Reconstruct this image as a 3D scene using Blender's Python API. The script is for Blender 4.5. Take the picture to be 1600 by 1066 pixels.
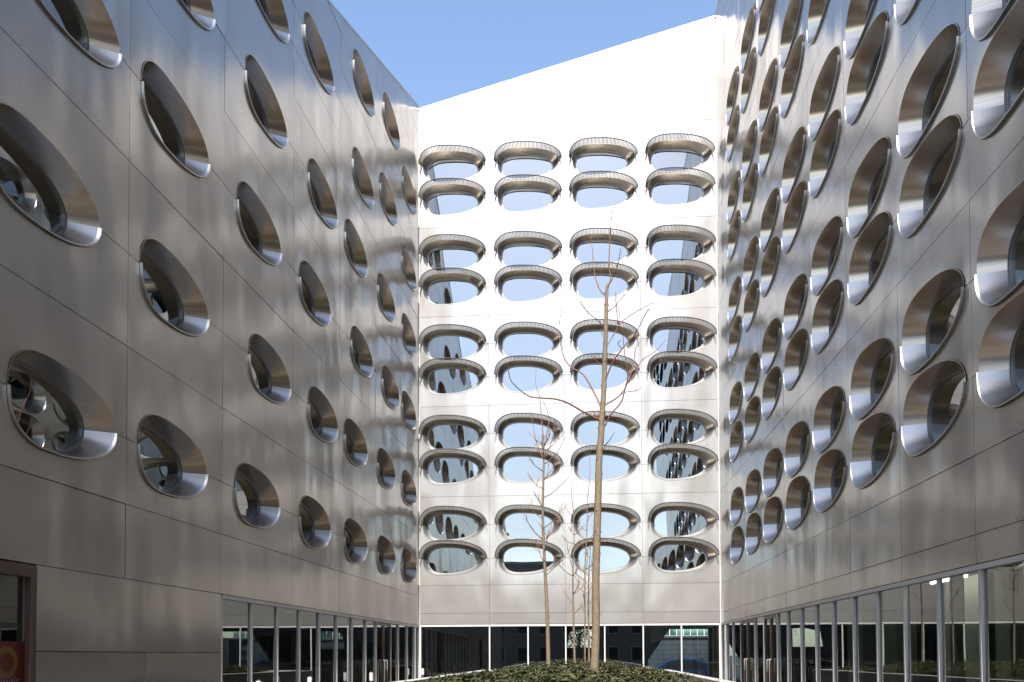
import bpy, bmesh, math, random
from mathutils import Vector, Matrix, noise
random.seed(11)
R = math.radians
for o in list(bpy.data.objects): bpy.data.objects.remove(o)
sc = bpy.context.scene
col = sc.collection

# ------------------------------------------------------------------ camera
F, CX, CY, PITCH, ROLL, EYE = 1415.0, 800.0, 980.7, 0.03093, -0.00348, 1.7
cam_d = bpy.data.cameras.new('camera'); cam = bpy.data.objects.new('camera', cam_d); col.objects.link(cam)
cam_d.sensor_width = 36; cam_d.lens = F*36/1600; cam_d.shift_y = (CY-533)/1600
cam_d.clip_start = .1; cam_d.clip_end = 3000
CAM = Matrix.Translation((0, 0, EYE)) @ Matrix.Rotation(math.pi/2+PITCH, 4, 'X') @ Matrix.Rotation(ROLL, 4, 'Z')
cam.matrix_world = CAM
sc.camera = cam

# ------------------------------------------------------------------ sky and sun
SUN_EL, SUN_AZ = R(48), 0.089          # the sun stands behind the camera; its light travels along (sin az, cos az)
w = bpy.data.worlds.new('World'); sc.world = w; w.use_nodes = True
nt = w.node_tree; bg = nt.nodes['Background']
sky = nt.nodes.new('ShaderNodeTexSky'); sky.sky_type = 'NISHITA'; sky.sun_disc = False
sky.sun_elevation = SUN_EL; sky.sun_rotation = math.pi + SUN_AZ
sky.air_density = 1.0; sky.dust_density = 0.8; sky.ozone_density = 0.9
# thin scattered cloud over the whole sky
geo = nt.nodes.new('ShaderNodeTexCoord'); mp = nt.nodes.new('ShaderNodeMapping')
mp.inputs['Scale'].default_value = (1.0, 1.0, 2.2); mp.inputs['Location'].default_value = (3.1, 0.4, 1.7)
nz = nt.nodes.new('ShaderNodeTexNoise'); nz.inputs['Scale'].default_value = 1.7; nz.inputs['Detail'].default_value = 7; nz.inputs['Roughness'].default_value = .58
rp = nt.nodes.new('ShaderNodeValToRGB'); rp.color_ramp.elements[0].position = .505; rp.color_ramp.elements[1].position = .74
rp.color_ramp.elements[1].color = (.75, .75, .75, 1)
mx = nt.nodes.new('ShaderNodeMix'); mx.data_type = 'RGBA'; mx.inputs[7].default_value = (4.6, 4.9, 5.4, 1)
nt.links.new(geo.outputs['Generated'], mp.inputs['Vector']); nt.links.new(mp.outputs['Vector'], nz.inputs['Vector'])
nt.links.new(nz.outputs['Fac'], rp.inputs['Fac']); nt.links.new(rp.outputs['Color'], mx.inputs[0])
nt.links.new(sky.outputs['Color'], mx.inputs[6]); nt.links.new(mx.outputs[2], bg.inputs['Color'])
bg.inputs['Strength'].default_value = 0.15
sd = bpy.data.lights.new('sun', 'SUN'); sd.energy = 4.9; sd.angle = R(.55); sd.color = (1, .965, .91)
sun = bpy.data.objects.new('sun', sd); col.objects.link(sun)
tv = Vector((math.sin(SUN_AZ)*math.cos(SUN_EL), math.cos(SUN_AZ)*math.cos(SUN_EL), -math.sin(SUN_EL)))
sun.rotation_euler = tv.to_track_quat('-Z', 'Y').to_euler(); sun.location = -tv*120
sc.view_settings.view_transform = 'Standard'; sc.view_settings.look = 'None'
sc.view_settings.exposure = 1.05; sc.view_settings.gamma = 1

# ------------------------------------------------------------------ helpers
def mat(name):
    m = bpy.data.materials.new(name); m.use_nodes = True
    return m, m.node_tree, m.node_tree.nodes['Principled BSDF']
def N(t, kind, **kw):
    n = t.nodes.new(kind)
    for k, v in kw.items():
        if k in n.inputs.keys(): n.inputs[k].default_value = v
        else: setattr(n, k, v)
    return n
def simple(name, c, rough=.5, metal=0., var=.12, scale=6., bump=.0, stretch=None, spec=.5):
    m, t, b = mat(name)
    tc = N(t, 'ShaderNodeTexCoord'); mpn = N(t, 'ShaderNodeMapping')
    mpn.inputs['Scale'].default_value = stretch or (1, 1, 1)
    n = N(t, 'ShaderNodeTexNoise', Scale=scale, Detail=5.)
    t.links.new(tc.outputs['Object'], mpn.inputs['Vector']); t.links.new(mpn.outputs['Vector'], n.inputs['Vector'])
    mr = N(t, 'ShaderNodeMapRange'); mr.inputs[3].default_value = 1-var; mr.inputs[4].default_value = 1+var
    t.links.new(n.outputs['Fac'], mr.inputs[0])
    mm = N(t, 'ShaderNodeVectorMath', operation='SCALE'); mm.inputs[0].default_value = c
    t.links.new(mr.outputs[0], mm.inputs['Scale']); t.links.new(mm.outputs[0], b.inputs['Base Color'])
    b.inputs['Roughness'].default_value = rough; b.inputs['Metallic'].default_value = metal
    b.inputs['Specular IOR Level'].default_value = spec
    if bump:
        bp = N(t, 'ShaderNodeBump', Strength=bump, Distance=.02); t.links.new(n.outputs['Fac'], bp.inputs['Height'])
        t.links.new(bp.outputs[0], b.inputs['Normal'])
    return m
def panel_metal():
    m, t, b = mat('satin_aluminium_cladding')
    g = N(t, 'ShaderNodeNewGeometry'); oi = N(t, 'ShaderNodeObjectInfo')
    # vertical handling streaks and soft clouding, in metres
    m1 = N(t, 'ShaderNodeMapping'); m1.inputs['Scale'].default_value = (.62, .62, .30)
    n1 = N(t, 'ShaderNodeTexNoise', Scale=1., Detail=1.6, Roughness=.45)
    m2 = N(t, 'ShaderNodeMapping'); m2.inputs['Scale'].default_value = (9, 9, .5)
    n2 = N(t, 'ShaderNodeTexNoise', Scale=1., Detail=3.)
    for a, c in ((m1, n1), (m2, n2)):
        t.links.new(g.outputs['Position'], a.inputs['Vector']); t.links.new(a.outputs[0], c.inputs['Vector'])
    # value: per-panel difference * streaks
    r1 = N(t, 'ShaderNodeMapRange'); r1.inputs[3].default_value = .94; r1.inputs[4].default_value = 1.06
    t.links.new(oi.outputs['Random'], r1.inputs[0])
    r2 = N(t, 'ShaderNodeMapRange'); r2.inputs[3].default_value = .975; r2.inputs[4].default_value = 1.025
    t.links.new(n2.outputs['Fac'], r2.inputs[0])
    mu = N(t, 'ShaderNodeMath', operation='MULTIPLY'); t.links.new(r1.outputs[0], mu.inputs[0]); t.links.new(r2.outputs[0], mu.inputs[1])
    # rivets on a grid in the panel's own coordinates
    tc = N(t, 'ShaderNodeTexCoord'); sx = N(t, 'ShaderNodeSeparateXYZ'); t.links.new(tc.outputs['Object'], sx.inputs[0])
    def grid(sock, off, step):
        a = N(t, 'ShaderNodeMath', operation='ADD'); a.inputs[1].default_value = off+200*step; t.links.new(sock, a.inputs[0])
        q = N(t, 'ShaderNodeMath', operation='MODULO'); q.inputs[1].default_value = step; t.links.new(a.outputs[0], q.inputs[0])
        s = N(t, 'ShaderNodeMath', operation='SUBTRACT'); s.inputs[1].default_value = step/2; t.links.new(q.outputs[0], s.inputs[0])
        p = N(t, 'ShaderNodeMath', operation='POWER'); p.inputs[1].default_value = 2; t.links.new(s.outputs[0], p.inputs[0]); return p
    gx = grid(sx.outputs['X'], .06+.31, .62); gz = grid(sx.outputs['Z'], -.05+.24, .48)
    ad = N(t, 'ShaderNodeMath', operation='ADD'); t.links.new(gx.outputs[0], ad.inputs[0]); t.links.new(gz.outputs[0], ad.inputs[1])
    lt = N(t, 'ShaderNodeMath', operation='GREATER_THAN'); lt.inputs[1].default_value = .010**2; t.links.new(ad.outputs[0], lt.inputs[0])
    r3 = N(t, 'ShaderNodeMapRange'); r3.inputs[3].default_value = .35; r3.inputs[4].default_value = 1.; t.links.new(lt.outputs[0], r3.inputs[0])
    mu2 = N(t, 'ShaderNodeMath', operation='MULTIPLY'); t.links.new(mu.outputs[0], mu2.inputs[0]); t.links.new(r3.outputs[0], mu2.inputs[1])
    sc_ = N(t, 'ShaderNodeVectorMath', operation='SCALE'); sc_.inputs[0].default_value = PANEL_COL
    t.links.new(mu2.outputs[0], sc_.inputs['Scale']); t.links.new(sc_.outputs[0], b.inputs['Base Color'])
    b.inputs['Metallic'].default_value = PANEL_METAL
    r4 = N(t, 'ShaderNodeMapRange'); r4.inputs[3].default_value = PANEL_ROUGH-.06; r4.inputs[4].default_value = PANEL_ROUGH+.07
    t.links.new(n1.outputs['Fac'], r4.inputs[0]); t.links.new(r4.outputs[0], b.inputs['Roughness'])
    bp = N(t, 'ShaderNodeBump', Strength=.7, Distance=.16); t.links.new(n1.outputs['Fac'], bp.inputs['Height'])
    bp2 = N(t, 'ShaderNodeBump', Strength=.05, Distance=.004); t.links.new(n2.outputs['Fac'], bp2.inputs['Height'])
    t.links.new(bp.outputs[0], bp2.inputs['Normal']); t.links.new(bp2.outputs[0], b.inputs['Normal'])
    # second, sharper lobe: the anodised skin mirrors its surroundings softly
    gl = N(t, 'ShaderNodeBsdfPrincipled', Metallic=1.); r5 = N(t, 'ShaderNodeMapRange'); r5.inputs[3].default_value = .13; r5.inputs[4].default_value = .23
    t.links.new(n1.outputs['Fac'], r5.inputs[0]); t.links.new(r5.outputs[0], gl.inputs['Roughness'])
    t.links.new(sc_.outputs[0], gl.inputs['Base Color']); t.links.new(bp2.outputs[0], gl.inputs['Normal'])
    ms = N(t, 'ShaderNodeMixShader'); ms.inputs[0].default_value = .62
    t.links.new(b.outputs[0], ms.inputs[1]); t.links.new(gl.outputs[0], ms.inputs[2]); t.links.new(ms.outputs[0], t.nodes['Material Output'].inputs['Surface'])
    return m
def glass(name, refl, tint, rough=.0, wav=.0):
    m, t, b = mat(name); t.nodes.remove(b)
    out = t.nodes['Material Output']
    tr = N(t, 'ShaderNodeBsdfTransparent'); tr.inputs[0].default_value = (*tint, 1)
    gl = N(t, 'ShaderNodeBsdfGlossy'); gl.inputs['Roughness'].default_value = rough; gl.inputs[0].default_value = (.93, .97, .98, 1)
    fr = N(t, 'ShaderNodeFresnel', IOR=1.5)
    mr = N(t, 'ShaderNodeMapRange'); mr.inputs[3].default_value = refl; mr.inputs[4].default_value = 1.; t.links.new(fr.outputs[0], mr.inputs[0])
    ms = N(t, 'ShaderNodeMixShader'); t.links.new(mr.outputs[0], ms.inputs[0]); t.links.new(tr.outputs[0], ms.inputs[1]); t.links.new(gl.outputs[0], ms.inputs[2])
    t.links.new(ms.outputs[0], out.inputs['Surface'])
    if wav:
        g = N(t, 'ShaderNodeNewGeometry'); n = N(t, 'ShaderNodeTexNoise', Scale=.9, Detail=1.)
        t.links.new(g.outputs['Position'], n.inputs['Vector'])
        bp = N(t, 'ShaderNodeBump', Strength=wav, Distance=.01); t.links.new(n.outputs['Fac'], bp.inputs['Height'])
        t.links.new(bp.outputs[0], gl.inputs['Normal']); 
    return m
PANEL_COL, PANEL_METAL, PANEL_ROUGH = (.51, .478, .44), .36, .60
M = dict(
    panel=panel_metal(),
    seam=simple('dark_joint_backing', (.06, .058, .056), .8),
    reveal=simple('bronze_brushed_highlight_reveal', (.52, .44, .365), .27, 1., .28, 1., stretch=(.6, .6, 26)),  # colour streaks imitate bands of highlight along the brushed metal
    tray=simple('bright_brushed_tray', (.45, .44, .43), .34, 1., .06, 1., stretch=(2, 2, 40)),
    sill=simple('grey_metal_sill', (.40, .39, .37), .4, .8, .05),
    frame=simple('grey_window_frame', (.30, .29, .28), .4, .6, .05),
    slat=simple('bronze_visor_slat', (.05, .045, .04), .55, .2, .08),
    glass=glass('coated_window_glass', .36, (.30, .34, .33), wav=.12),
    shop=glass('clear_shopfront_glass', .16, (.70, .78, .74), wav=.05),
    mull=simple('pale_aluminium_mullion', (.52, .50, .47), .5, .05, .05),
    door=simple('bronze_door_metal', (.115, .075, .06), .4, .4, .1),
    coping=simple('aluminium_coping', (.62, .62, .61), .45, .4, .03),
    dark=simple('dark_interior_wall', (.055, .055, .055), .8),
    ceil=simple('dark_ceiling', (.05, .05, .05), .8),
    mid=simple('grey_interior_wall', (.20, .21, .19), .8),
    pale=simple('pale_green_interior_wall', (.70, .76, .60), .7),
    greyc=simple('grey_curtain', (.22, .24, .23), .9, 0, .25, 3., stretch=(12, 12, .2)),
    roof=simple('grey_roof_membrane', (.25, .25, .25), .8),
    paving=simple('stone_paving', (.05, .043, .037), .75, 0, .2, 3., .2),
    kerb=simple('concrete_kerb', (.36, .35, .33), .8, 0, .15, 8., .2),
    soil=simple('soil', (.05, .038, .028), .95, 0, .3, 8., .5),
    bark=simple('young_bark', (.165, .122, .078), .85, 0, .5, 22., .9, (1, 1, .45)),
    twig=simple('red_brown_twig', (.17, .075, .045), .6, 0, .3, 20.),
    stone=simple('pale_block_wall', (.42, .40, .36), .85, 0, .3, 2.2, .2, (1, 1, 3)),
    white=simple('white_lamp_glass', (.55, .55, .54), .35),
    steel=simple('lamp_steel', (.35, .33, .30), .4, .7),
    blue=simple('blue_car_paint', (.05, .34, .72), .2, .1, .03),
    tyre=simple('tyre_rubber', (.02, .02, .02), .8),
    carglass=simple('car_window', (.10, .16, .17), .05),
    rail=simple('green_glass_railing', (.28, .45, .38), .2),
    red=simple('red_sign', (.10, .007, .005), .4),
    yellow=simple('yellow_print', (.16, .075, .01), .5),
    offwhite=simple('white_print', (.22, .19, .19), .5),
    facade=simple('beige_render_wall', (.20, .18, .155), .85, 0, .12, .6, .1),
    black=simple('black_plastic', (.015, .015, .017), .4),
)
def leafmat(name, c1, c2):
    m, t, b = mat(name)
    g = N(t, 'ShaderNodeNewGeometry'); cr = N(t, 'ShaderNodeValToRGB')
    cr.color_ramp.elements[0].color = (*c1, 1); cr.color_ramp.elements[1].color = (*c2, 1)
    t.links.new(g.outputs['Random Per Island'], cr.inputs[0]); t.links.new(cr.outputs[0], b.inputs['Base Color'])
    b.inputs['Roughness'].default_value = .5; b.inputs['Specular IOR Level'].default_value = .25; b.inputs['Subsurface Weight'].default_value = 0
    return m
M['leaf'] = leafmat('evergreen_leaf', (.010, .020, .006), (.072, .070, .020))
M['leaf2'] = leafmat('dark_leaf', (.01, .02, .008), (.04, .06, .025))

def tag(o, label=None, cat=None, group=None, kind=None):
    if label: o['label'] = label
    if cat: o['category'] = cat
    if group: o['group'] = group
    if kind: o['kind'] = kind
    return o
def empty(name, m4=None, loc=None):
    o = bpy.data.objects.new(name, None); col.objects.link(o); o.empty_display_size = .3
    if m4 is not None: o.matrix_world = m4
    if loc is not None: o.location = loc
    return o
def link(name, me, parent=None, loc=(0, 0, 0), rotz=0.):
    o = bpy.data.objects.new(name, me); col.objects.link(o)
    o.parent = parent; o.location = loc; o.rotation_euler = (0, 0, rotz)
    return o
class MB:
    def __init__(s): s.v = []; s.f = []
    def box(s, x0, x1, y0, y1, z0, z1):
        b = len(s.v)
        s.v += [(x, y, z) for z in (z0, z1) for y in (y0, y1) for x in (x0, x1)]
        s.f += [(b, b+2, b+3, b+1), (b+4, b+5, b+7, b+6), (b, b+1, b+5, b+4), (b+2, b+6, b+7, b+3), (b, b+4, b+6, b+2), (b+1, b+3, b+7, b+5)]
        return s
    def poly(s, pts):
        b = len(s.v); s.v += [tuple(p) for p in pts]; s.f.append(tuple(range(b, b+len(pts)))); return s
    def strip(s, A, B, closed=False):
        b = len(s.v); n = len(A); s.v += [tuple(p) for p in A]+[tuple(p) for p in B]
        for i in range(n if closed else n-1):
            j = (i+1) % n; s.f.append((b+i, b+j, b+n+j, b+n+i))
        return s
    def hexa(s, p8):
        b = len(s.v); s.v += [tuple(p) for p in p8]
        s.f += [(b, b+3, b+2, b+1), (b+4, b+5, b+6, b+7)]+[(b+i, b+(i+1) % 4, b+4+(i+1) % 4, b+4+i) for i in range(4)]
        return s
    def tube(s, pts, rad, n=8, cap=True):
        pts = [Vector(p) for p in pts]; b = len(s.v); up = None
        for i, p in enumerate(pts):
            d = (pts[min(i+1, len(pts)-1)]-pts[max(i-1, 0)])
            if d.length < 1e-9: d = Vector((0, 0, 1))
            d.normalize()
            if up is None: up = d.orthogonal().normalized()
            up = (up-d*up.dot(d)); up = up.normalized() if up.length > 1e-6 else d.orthogonal().normalized()
            q = d.cross(up); r = rad[i] if hasattr(rad, '__len__') else rad
            for k in range(n):
                a = 2*math.pi*k/n; s.v.append(tuple(p+(up*math.cos(a)+q*math.sin(a))*r))
        for i in range(len(pts)-1):
            for k in range(n):
                k2 = (k+1) % n
                s.f.append((b+i*n+k, b+i*n+k2, b+(i+1)*n+k2, b+(i+1)*n+k))
        if cap:
            s.f.append(tuple(b+k for k in reversed(range(n)))); s.f.append(tuple(b+(len(pts)-1)*n+k for k in range(n)))
        return s
    def lathe(s, prof, n=20, c=(0, 0)):
        b = len(s.v)
        for r, z in prof:
            for k in range(n):
                a = 2*math.pi*k/n; s.v.append((c[0]+r*math.cos(a), c[1]+r*math.sin(a), z))
        for i in range(len(prof)-1):
            for k in range(n):
                k2 = (k+1) % n; s.f.append((b+i*n+k, b+i*n+k2, b+(i+1)*n+k2, b+(i+1)*n+k))
        return s
    def mesh(s, name, m, smooth=False):
        me = bpy.data.meshes.new(name); me.from_pydata(s.v, [], s.f); me.materials.append(M[m] if isinstance(m, str) else m)
        if smooth: me.polygons.foreach_set('use_smooth', [True]*len(me.polygons))
        me.update(); return me
    def build(s, name, m, parent=None, smooth=False, loc=(0, 0, 0)):
        return link(name, s.mesh(name, m, smooth), parent, loc)
# a pixel of the photograph as a ray
RX = (CAM.to_3x3() @ Vector((1, 0, 0))); RU = (CAM.to_3x3() @ Vector((0, 1, 0))); RF = (CAM.to_3x3() @ Vector((0, 0, -1)))
def ray(x, y): return RF + RX*((x-CX)/F) - RU*((y-CY)/F)
def at_depth(x, y, Y): d = ray(x, y); return Vector((0, 0, EYE)) + d*(Y/d.y)

# ------------------------------------------------------------------ wall frames (local x = along wall to the viewer's right, y = into the wall, z = up)
AL, AR, AB = .10329, .07469, .08198
CLp = Vector((-3.6705, 35.7, 0)); CRp = Vector((8.0347, 34.7382, 0))
def frame(o, ex):
    ex = Vector((ex[0], ex[1], 0)).normalized(); iy = Vector((-ex.y, ex.x, 0))
    m = Matrix.Identity(4); m.col[0][:3] = ex; m.col[1][:3] = iy; m.col[2][:3] = (0, 0, 1); m.col[3][:3] = o
    return m
FL = frame(CLp, (math.sin(AL), math.cos(AL))); FB = frame(CLp, (math.cos(AB), -math.sin(AB))); FR = frame(CRp, (-math.sin(AR), -math.cos(AR)))
def wallpt(fr, x, y, depth=0.):
    "pixel -> (a, z) in a wall's frame on the plane y=depth"
    inv = fr.inverted(); o = inv @ Vector((0, 0, EYE)); d = inv.to_3x3() @ ray(x, y); k = (depth-o.y)/d.y
    p = o+d*k; return p.x, p.z

# ------------------------------------------------------------------ ground
MB().poly([(-900, -900, 0), (900, -900, 0), (900, 1500, 0), (-900, 1500, 0)]).build('ground', 'paving')['kind'] = 'structure'

# ------------------------------------------------------------------ egg windows
WW, HU, HL, PK = 2.47, .62, .64, .34
def egg(upper, n=22, w=WW, h=None, x0=None, grow=0.):
    "half outline from the right tip to the left tip, centred on the bounding box"
    h = h or (HU if upper else HL); xl = -w/2 if x0 is None else x0
    pts = []; xp = xl+PK*w
    for i in range(n+1):
        t = math.pi*i/n; c, s = math.cos(t), math.sin(t)
        if c >= 0: e = 2/2.15; px = xp+(1-PK)*w*abs(c)**e; pz = h*abs(s)**e
        else: e = 2/2.5; px = xp-PK*w*abs(c)**e; pz = h*abs(s)**e
        px += grow*(1 if c > 0 else -1)*abs(c)**.5; pz += grow*abs(s)**.5
        pts.append((px, pz if upper else -pz))
    return pts
def full(n=22, **k):
    hu = k.pop('hu', None); hl = k.pop('hl', None)
    a = egg(True, n, h=hu, **k); b = egg(False, n, h=hl, **k)
    return a + [b[i] for i in range(n-1, 0, -1)]
DEP = .34
INN = dict(w=WW-.40, x0=-WW/2+.14); IHU, IHL = HU-.095, HL-.085
GLS = dict(w=WW-.485, x0=-WW/2+.18); GHU, GHL = HU-.13, HL-.125
def window_meshes():
    n = 22; d = {}
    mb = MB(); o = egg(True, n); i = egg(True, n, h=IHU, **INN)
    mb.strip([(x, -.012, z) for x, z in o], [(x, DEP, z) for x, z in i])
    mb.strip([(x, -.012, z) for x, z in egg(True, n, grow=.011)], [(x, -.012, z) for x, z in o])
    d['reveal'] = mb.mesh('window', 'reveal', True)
    def tray(p):
        mb = MB(); o = egg(False, n, grow=-.012); i = egg(False, n, h=IHL-.012, **INN)
        mb.strip([(x, DEP-.006, z) for x, z in i], [(x, -p, z) for x, z in o])
        lo = egg(False, n, grow=.006)
        mb.strip([(x, -p, z) for x, z in o], [(x, -p, z) for x, z in lo]); mb.strip([(x, -p, z) for x, z in lo], [(x, -.001, z) for x, z in lo])
        for pt in (o[0], o[-1]): pass
        me = mb.mesh('sill_tray', 'tray', True); return me
    d['tray'] = tray(.045); d['tray_back'] = tray(.008); d['tray_back'].materials[0] = M['sill']
    mb = MB(); o = full(n, hu=IHU+.004, hl=IHL+.004, **INN); g = full(n, hu=GHU, hl=GHL, **GLS)
    mb.strip([(x, DEP-.012, z) for x, z in o], [(x, DEP-.012, z) for x, z in g], True)
    mb.strip([(x, DEP-.012, z) for x, z in g], [(x, DEP+.06, z) for x, z in g], True)
    d['frame'] = mb.mesh('frame', 'frame', False)
    d['pane'] = MB().poly([(x, DEP+.02, z) for x, z in full(n, hu=GHU+.01, hl=GHL+.01, w=GLS['w']+.02, x0=GLS['x0']-.01)]).mesh('pane', 'glass')
    # slatted visor round the upper half (sunny facade only)
    k = 60; P = egg(True, k*4, grow=.02)
    # even spacing along the arc
    L = [0]
    for a, b in zip(P, P[1:]): L.append(L[-1]+math.hypot(b[0]-a[0], b[1]-a[1]))
    def arc(s):
        for j in range(len(L)-1):
            if L[j+1] >= s:
                f = (s-L[j])/(L[j+1]-L[j]+1e-12); a, b = P[j], P[j+1]
                tx, tz = b[0]-a[0], b[1]-a[1]; q = math.hypot(tx, tz)+1e-12
                return (a[0]+tx*f, a[1]+tz*f), (tx/q, tz/q)
        return P[-1], (0, -1)
    PR, RISE, BW, BT = .27, .075, .0135, .010
    mb = MB()
    for j in range(k):
        (x, z), (tx, tz) = arc(L[-1]*(j+.5)/k); nx, nz = tz, -tx     # outward normal of the outline
        if nz < 0 and abs(nz) > .2: nx, nz = -nx, -nz
        q = []
        for yy, rr in ((-.002, 0.), (-PR, RISE)):
            for a, b in ((-BW, -BT), (BW, -BT), (BW, BT), (-BW, BT)):
                q.append((x+tx*a+nx*(b+rr), yy, z+tz*a+nz*(b+rr)))
        mb.hexa(q)
    d['slats'] = mb.mesh('visor_slats', 'slat')
    rim = []
    for j in range(61):
        (x, z), (tx, tz) = arc(L[-1]*j/60); nx, nz = tz, -tx
        if nz < 0 and abs(nz) > .2: nx, nz = -nx, -nz
        rim.append((x+nx*RISE, -PR, z+nz*RISE))
    d['rim'] = MB().tube(rim, .021, 6).mesh('visor_rim', 'slat', True)
    return d
WM = window_meshes()
def window(wing, a, z, visor=False):
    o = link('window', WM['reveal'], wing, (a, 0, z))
    link('sill_tray', WM['tray_back' if visor else 'tray'], o); link('frame', WM['frame'], o); g_ = link('pane', WM['pane'], o); g_.rotation_euler = (random.gauss(0, .006), 0, random.gauss(0, .008))
    if visor:
        s = link('visor_slats', WM['slats'], o); s['kind'] = 'stuff'; link('visor_rim', WM['rim'], o)
    return o

# ------------------------------------------------------------------ clad walls
GAP = .0055
PCACHE = {}
def panel_wall(wing, cols, rows, wins, roof=None, holes=()):
    """cols, rows: joint lines; wins: {(row joint z, window centre a)}; roof: (z at a=0, slope)"""
    back = bmesh.new()
    for ci in range(len(cols)-1):
        a0, a1 = cols[ci], cols[ci+1]; am = (a0+a1)/2
        for ri in range(len(rows)-1):
            z0, z1 = rows[ri], rows[ri+1]
            if any(h[0]-.01 <= am <= h[1]+.01 and h[2]-.01 <= (z0+z1)/2 <= h[3]+.01 for h in holes): continue
            if roof and z0 > max(roof[0]+roof[1]*a0, roof[0]+roof[1]*a1): continue
            lo = [a for (z, a) in wins if abs(z-z0) < .02 and a0 < a < a1]
            hi = [a for (z, a) in wins if abs(z-z1) < .02 and a0 < a < a1]
            def sheet(bm, g, grow, y):
                "column strips between the lower and the upper edge of the panel"
                up_ = sorted((a+x, z) for a in lo for x, z in egg(True, 22, grow=grow)); dn_ = sorted((a+x, z) for a in hi for x, z in egg(False, 22, grow=grow))
                def ip(P, x):
                    for (x1, q1), (x2, q2) in zip(P, P[1:]):
                        if x1 <= x <= x2 and x2-x1 < .9: return q1+(q2-q1)*(x-x1)/max(x2-x1, 1e-9)
                    return 0.
                xs = sorted(set([round(v, 5) for v in [a0+g, a1-g]+[p[0] for p in up_+dn_] if a0+g <= v <= a1-g]))
                L_ = [bm.verts.new((x, y, max(z0+g, z0+ip(up_, x)))) for x in xs]; U_ = [bm.verts.new((x, y, min(z1-g, z1+ip(dn_, x)))) for x in xs]
                return [bm.faces.new((L_[i], L_[i+1], U_[i+1], U_[i])) for i in range(len(xs)-1)]
            def cut(bm, geom, dz):
                if roof and z1 > min(roof[0]+roof[1]*a0, roof[0]+roof[1]*a1)-.05:
                    bmesh.ops.bisect_plane(bm, geom=geom, plane_co=(0, 0, roof[0]-dz), plane_no=Vector((-roof[1], 0, 1)), clear_outer=True)
            sig = (round(a1-a0, 3), round(z1-z0, 3), tuple(round(a-a0, 3) for a in lo), tuple(round(a-a0, 3) for a in hi))
            clipped = roof and z1 > min(roof[0]+roof[1]*a0, roof[0]+roof[1]*a1)-.05
            if clipped or sig not in PCACHE:
                bm = bmesh.new()
                sheet(bm, GAP, .013, 0)
                cut(bm, bm.verts[:]+bm.edges[:]+bm.faces[:], .02)
                if not bm.faces: bm.free(); continue
                r = bmesh.ops.extrude_face_region(bm, geom=bm.faces[:])
                for e in r['geom']:
                    if isinstance(e, bmesh.types.BMVert): e.co.y += .02
                bmesh.ops.recalc_face_normals(bm, faces=bm.faces[:])
                for v in bm.verts: v.co.x -= a0; v.co.z -= z0
                me = bpy.data.meshes.new('panel'); bm.to_mesh(me); bm.free(); me.materials.append(M['panel'])
                if not clipped: PCACHE[sig] = me
            else: me = PCACHE[sig]
            o = link('panel', me, wing, (a0, 0, z0))
            o.rotation_euler = (random.gauss(0, .0010), 0, random.gauss(0, .0010))
            # joint backing behind this panel
            tr = {'faces': sheet(back, 0, .004, .04)}
            if clipped:
                vs = set(v for q in tr['faces'] for v in q.verts)
                es = set(e for q in tr['faces'] for e in q.edges)
                cut(back, list(vs)+list(es)+tr['faces'], .02)
    me = bpy.data.meshes.new('joint_backing'); back.to_mesh(me); back.free(); me.materials.append(M['seam'])
    link('joint_backing', me, wing)

ROWS = [5.51, 6.85, 9.11, 10.45, 12.71, 14.05, 16.31, 17.65, 19.91, 21.25]
SEAMS = [5.51, 6.85, 7.98, 9.11, 10.45, 11.58, 12.71, 14.05, 15.18, 16.31, 17.65, 18.78, 19.91, 21.25, 22.6, 24.2, 25.6, 27.2]
GT = 2.93
# --- back wing
wingB = tag(empty('building_wing', FB), 'sunlit pale metal facade with paired oval windows under slatted visors, behind the trees', 'building')
winsB = [(z, a) for z in ROWS for a in (1.385, 4.385, 7.35, 10.32)]
BT_ = (23.62, .262)
panel_wall(wingB, [0.03, 2.8, 5.78, 8.77, 11.72], [GT, 3.37, 4.47]+SEAMS, winsB, roof=BT_)
for z, a in winsB: window(wingB, a, z, True)
# --- left wing
wingL = tag(empty('building_wing', FL), 'dim metal facade with sparse staggered oval windows and a sloping roofline', 'building')
winsL = [(5.06, -1.8), (7.96, -1.8), (10.89, -1.82), (13.78, -1.83), (16.32, -1.8), (19.33, -1.74),
         (5.06, -5.33), (7.96, -5.33), (10.89, -4.73), (13.78, -5.33), (17.31, -5.06), (20.3, -4.62),
         (5.06, -9.08), (7.96, -9.08), (10.89, -8.43), (13.78, -9.08), (16.32, -8.31), (19.33, -8.25),
         (5.06, -12.82), (7.96, -12.2), (10.89, -12.87), (13.78, -12.27), (17.31, -12.62),
         (5.06, -16.64), (7.96, -15.97), (10.89, -16.61), (13.78, -16.24), (16.32, -16.15),
         (5.06, -20.39), (7.96, -20.37), (10.89, -20.38), (13.78, -20.2),
         (5.06, -23.52), (7.96, -24.0), (10.89, -23.5), (13.78, -23.8),
         (5.06, -27.7), (7.96, -27.9), (10.89, -27.6), (5.06, -31.4), (7.96, -31.7), (10.89, -31.2), (5.06, -35.2), (7.96, -35.4), (10.89, -35.)]
RL = (23.75, .369)
ROWL = [GT-.03, 4.05, 5.06, 6.5, 7.96, 9.42, 10.89, 12.33, 13.78, 15.1, 16.32, 17.31, 18.3, 19.33, 20.3, 21.4, 22.6, 24.]
COLL = [-45, -41.2, -37.2, -33.3, -29.6, -25.75, -21.95, -18.45, -14.52, -10.75, -6.78, -3.28, -.03]
panel_wall(wingL, COLL, ROWL, winsL, roof=RL)
for z, a in winsL: window(wingL, a, z)
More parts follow.
